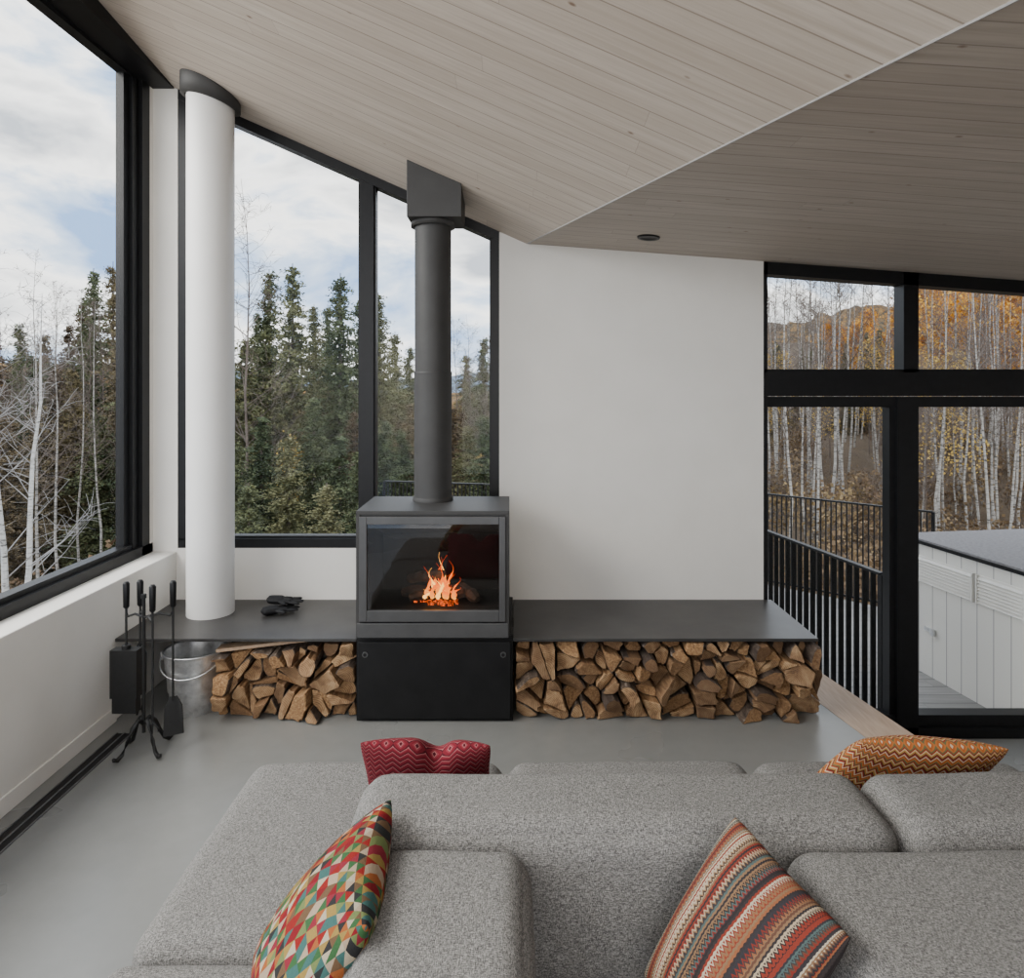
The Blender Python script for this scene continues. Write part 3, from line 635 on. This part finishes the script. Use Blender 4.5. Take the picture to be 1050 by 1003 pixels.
M['twig']=varmat('twigs',(.11,.083,.066),(.21,.165,.135),3,.9)
M['twiggrey']=varmat('grey_twigs',(.28,.265,.25),(.44,.42,.40),3,.9)
M['leafo']=varmat('orange_leaves',(.60,.26,.025),(.95,.55,.08),1.5,.8,rnd=.4,hue=.02)
M['leafy']=varmat('yellow_leaves',(.50,.32,.06),(.70,.48,.13),1.5,.8)
M['leafb']=varmat('brown_leaves',(.11,.070,.036),(.28,.175,.08),1.5,.8,rnd=.5,hue=.02)
def conifer(seed,h=10.,rad=2.3,dens=1.0):
    r=random.Random(seed); g=G(); g.tube([(0,0,0),(0,0,h*.5),(0,0,h)],[.13,.09,.015],6,0)
    W=int(34*dens)
    for w_ in range(W):
        t=.04+.955*w_/W; z=h*t; L0=rad*(1-t)**.72*(.80+.55*noise.noise(Vector((t*9,seed*3.1,0))))+.09; nb=11 if t<.8 else 8
        for k in range(nb):
            a=r.uniform(0,6.283); L=L0*r.uniform(.5,1.2); z0=z+r.uniform(-.13,.13); n_=int(20+L*20); up=r.uniform(.05,.5)
            for i in range(n_):
                s=((i+.6)/n_)**.8
                w2=(.10*(1-s)+.085)*(.65+.35*(1-t))
                c0=Vector((math.cos(a)*L*s,math.sin(a)*L*s,z0-.32*L*s*s+up*s*L*.5))+Vector((r.gauss(0,.06),r.gauss(0,.06),r.gauss(0,.05)))
                d1=Vector((r.uniform(-1,1),r.uniform(-1,1),r.uniform(-.5,.4))).normalized()*w2*1.2; d2=d1.cross(Vector((r.uniform(-1,1),r.uniform(-1,1),r.uniform(-1,1)))).normalized()*w2*.5
                g.add([c0-d2,c0+d2,c0+d1],[(0,1,2)],1)
    return g
def birch(seed,h=9.,leaves=0,bush=False,rad=.045,lean=.04,ls=(.04,.075),stems=1,nb=34,tmin=.25,bl=1.0,sub=8):
    r=random.Random(seed); g=G(); L_=[]
    if bush: stems=7; lean=.4; nb=10
    for s in range(stems):
        pts=[];x=y=0; a=r.uniform(0,6.28)
        for k in range(9):
            pts.append(Vector((x,y,h*k/8*(1 if s==0 else .88)))); x+=math.cos(a)*lean*h/8+r.uniform(-.08,.08)*(h/9); y+=math.sin(a)*lean*h/8+r.uniform(-.08,.08)*(h/9)
        r0=rad if not bush else .02
        g.tube(pts,[r0*(1-k/8.6) for k in range(9)],6,0)
        for j in range(nb):
            t=r.uniform(tmin,.98); i=min(7,int(t*8)); p=pts[i].lerp(pts[i+1],t*8-i); a2=r.uniform(0,6.28); up=r.uniform(.4,1.2); L=(h*.22*(1.1-t)+.25)*bl
            d=Vector((math.cos(a2),math.sin(a2),up)).normalized(); q=p+d*L*.5; q2=q+(d+Vector((r.uniform(-.3,.3),r.uniform(-.3,.3),.25))).normalized()*L*.5
            g.tube([p,q,q2],[.018*(1.15-t)*(.5 if bush else 1),.009*(1.15-t),.003],3,1,False); L_.append(q2)
            for m_ in range(sub):
                s_=r.uniform(.25,1); b0=p.lerp(q2,s_); dd=Vector((r.uniform(-1,1),r.uniform(-1,1),r.uniform(-.2,1.1))).normalized()*L*r.uniform(.2,.45)
                g.tube([b0,b0+dd*.6,b0+dd+Vector((0,0,-.05))],[.005,.003,.002],3,1,False); L_.append(b0+dd)
    for k in range(leaves):
        c0=r.choice(L_)+Vector((r.gauss(0,.2),r.gauss(0,.2),r.gauss(0,.2))); s=r.uniform(*ls); d1=Vector((r.uniform(-1,1),r.uniform(-1,1),r.uniform(-1,1))).normalized()*s; d2=d1.cross(Vector((r.random(),r.random(),r.random()))).normalized()*s
        g.add([c0-d1,c0-d2,c0+d1,c0+d2],[(0,1,2,3)],2)
    return g
def tree_obj(g,name,mats,label,cat,grp):
    me=bpy.data.meshes.new(name); me.from_pydata(g.v,[],g.f)
    for m_ in mats: me.materials.append(m_)
    me.polygons.foreach_set('material_index',g.m); me.update(); return (me,name,label,cat,grp)
T={}
T['con']=[tree_obj(conifer(s),'pine_tree',[M['treebark'],M['needle']],'dense green pine tree in the forest outside','tree','pine trees in the forest') for s in (1,2,3,40)]
T['con2']=[tree_obj(conifer(s,10,2.3,.85),'larch_tree',[M['treebark'],M['needle2']],'brownish autumn larch tree in the forest outside','tree','larch trees in the forest') for s in (4,5)]
T['bir']=[tree_obj(birch(s,tmin=.4,bl=.8),'birch_tree',[M['birch'],M['twig']],'bare pale-barked birch tree outside','tree','bare birch trees outside') for s in (6,7,8,9)]
T['bir3']=[tree_obj(birch(s,9,0,False,.075,.06,stems=2,nb=26,tmin=.3,bl=.95,sub=8),'birch_tree',[M['birchw'],M['twiggrey']],'large white two-stemmed birch with spreading bare branches','tree','multi-stemmed birches') for s in (31,)]
T['bare']=[tree_obj(birch(s,nb=60),'bare_tree',[M['twig'],M['twig']],'bare brown leafless tree outside','tree','bare leafless trees') for s in (10,11)]
T['org']=[tree_obj(birch(s,8,4200,ls=(.06,.10),tmin=.4),'autumn_tree',[M['birch'],M['twig'],M['leafo']],'birch tree with orange autumn leaves','tree','orange autumn trees') for s in (12,13)]
T['yel']=[tree_obj(birch(s,8,800,tmin=.25),'autumn_tree',[M['birch'],M['twig'],M['leafy']],'birch tree with sparse yellow leaves','tree','yellow autumn trees') for s in (14,15)]
T['bush']=[tree_obj(birch(s,2.2,420,True),'shrub',[M['twig'],M['twig'],M['leafb']],'low twiggy brown shrub on the forest floor','shrub','shrubs on the forest floor') for s in (16,17,18)]
HT={'con':10,'con2':10,'bir':9,'bir3':9,'bare':9,'org':8,'yel':8,'bush':2.2}
rt=random.Random(21); placed=[]
def plant(k,px,D,top,wid=None):
    md=.8 if k!='bush' else .5
    for _ in range(12):
        x=(px-CX)*D/F
        if all((x-a)**2+(D-c)**2>md*md for a,c in placed): break
        D+=.6
    placed.append((x,D))
    me,name,label,cat,grp=rt.choice(T[k]); z=terr(x,D)-.1; ztop=H+(CY-top)*D/F; hh=max(1.,ztop-z); s=hh/HT[k]
    o=bpy.data.objects.new(name,me); COL.objects.link(o); o.location=(x,D,z); o.rotation_euler=(0,0,rt.uniform(0,6.28)); w=wid or s; o.scale=(w,w,s)
    o['label']=label; o['category']=cat; o['group']=grp
# back-left window
for px,D,top in [(205,16,300),(228,19,300),(252,16,345),(276,18,276),(300,17,270),(322,22,312),(349,17,280),(369,24,305),(388,20,300),(405,25,340),(420,28,355),(478,30,362),(496,24,345),(515,26,335),(264,28,318),(336,30,312)]: plant('con',px,D,top,.74)
for px,D,top in [(240,13,450),(268,14,425),(296,13,445),(322,15,405),(348,14,445),(368,13,460),(395,15,430),(412,16,440),(480,17,435),(498,16,425),(255,11,495),(335,11,495)]: plant('con',px,D,top,.55)
for px,D,top in [(258,14,188),(472,20,330),(486,22,322),(492,18,345)]: plant('bare',px,D,top)
for k in range(16): plant('con2',rt.uniform(240,370),rt.uniform(15,26),rt.uniform(375,450),.5)
for px in range(384,512,9): plant('con2',px,rt.uniform(18,26),rt.uniform(395,430),.6)
for px in (246,300,330,360,470,490): plant('yel',px,rt.uniform(13,18),rt.uniform(430,480),.35)
# left window
for px,D,top in [(96,24,275),(116,26,268),(84,26,305),(135,20,285),(158,18,300),(70,26,330),(165,17,290),(180,19,275),(45,26,340),(20,25,330),(-5,24,335)]: plant('con' if px in(96,158,165,180,20) else 'con2',px,D,top,.8)
for k in range(48): plant('con2' if k%4 else 'con',rt.uniform(-260,160),rt.uniform(15,26),rt.uniform(350,440),.65)
for k in range(10): plant('bare',rt.uniform(0,125),rt.uniform(17,24),rt.uniform(290,350))
plant('bir3',14,9.5,236)
for px,D,top in [(-30,9,230),(44,12,262),(64,14,290),(84,16,300),(104,15,310)]: plant('bir',px,D,top)
# right windows
for k in range(100): plant('bir',rt.uniform(735,1090),rt.uniform(14,32),rt.uniform(190,300))
for k in range(5): plant('yel',rt.uniform(780,900),rt.uniform(20,32),rt.uniform(330,400))
for k in range(10): plant('yel',rt.uniform(930,1090),rt.uniform(18,28),rt.uniform(330,440))
for k in range(60): plant('org',rt.uniform(935,1130),rt.uniform(24,40),rt.uniform(283,325))
for k in range(9): plant('org',rt.uniform(850,940),rt.uniform(38,44),rt.uniform(318,345))
for k in range(16): plant('con',rt.uniform(770,930),rt.uniform(34,46),rt.uniform(335,358))
for k in range(60): plant('bare',rt.uniform(740,1090),rt.uniform(14,34),rt.uniform(320,420))
for k in range(44): plant('con2',rt.uniform(760,1090),rt.uniform(24,36),rt.uniform(388,430),.55)
for k in range(115):
    px=rt.uniform(760,1100) if k>35 else rt.uniform(0,520); D=rt.uniform(10,28) if k>35 else rt.uniform(10,18)
    x=(px-CX)*D/F; plant('bush',px,D,CY-(terr(x,D)+rt.uniform(.9,1.9)-H)*F/D)

# ---------------------------------------------------------------- world, lights, camera
w=bpy.data.worlds.new('sky'); bpy.context.scene.world=w; w.use_nodes=True; nt=w.node_tree
bg=nt.nodes['Background']; tc=nt.nodes.new('ShaderNodeTexCoord'); mp=nt.nodes.new('ShaderNodeMapping'); mp.inputs['Scale'].default_value=(1,1,2.4)
nz=nt.nodes.new('ShaderNodeTexNoise'); nz.inputs['Scale'].default_value=3.4; nz.inputs['Detail'].default_value=8; nz.inputs['Roughness'].default_value=.55; nz.inputs['Distortion'].default_value=.3
cr=nt.nodes.new('ShaderNodeValToRGB'); e=cr.color_ramp.elements
e[0].position=.38; e[0].color=(.24,.40,.70,1); e[1].position=.52; e[1].color=(1.2,1.19,1.17,1)
e2=cr.color_ramp.elements.new(.66); e2.color=(.46,.49,.54,1); e3=cr.color_ramp.elements.new(.46); e3.color=(.62,.74,.92,1)
nt.links.new(tc.outputs['Generated'],mp.inputs[0]); nt.links.new(mp.outputs[0],nz.inputs['Vector']); nt.links.new(nz.outputs[0],cr.inputs[0]); nt.links.new(cr.outputs[0],bg.inputs[0])
bg.inputs[1].default_value=2.6
def area_light(name,loc,rot,size,e,col):
    l=bpy.data.lights.new(name,'AREA'); l.shape='RECTANGLE'; l.size,l.size_y=size; l.energy=e; l.color=col
    o=bpy.data.objects.new(name,l); COL.objects.link(o); o.location=loc; o.rotation_euler=rot
area_light('window_fill',(-4.6,1.4,4.6),(0,math.radians(-62),0),(2.6,6),650,(1,.96,.91))  # added fill lamp outside, above the left window, boosting the sky light
area_light('rear_fill',(-.4,-2.0,2.4),(math.radians(95),0,0),(3.6,2.6),80,(1,.91,.80))  # added fill lamp behind the camera to brighten the room
l=bpy.data.lights.new('fire_glow','POINT'); l.energy=.6; l.color=(1,.45,.15); l.shadow_soft_size=.05
o=bpy.data.objects.new('fire_glow',l); COL.objects.link(o); o.location=(-.43,3.95,.78)
cam=bpy.data.cameras.new('camera'); cam.lens=24; cam.sensor_width=36; cam.shift_x=0; cam.shift_y=-(501.5-CY)/1050; cam.clip_start=.05; cam.clip_end=600
co=bpy.data.objects.new('camera',cam); COL.objects.link(co); co.location=(0,0,H); co.rotation_euler=(math.radians(90),0,0)
bpy.context.scene.camera=co
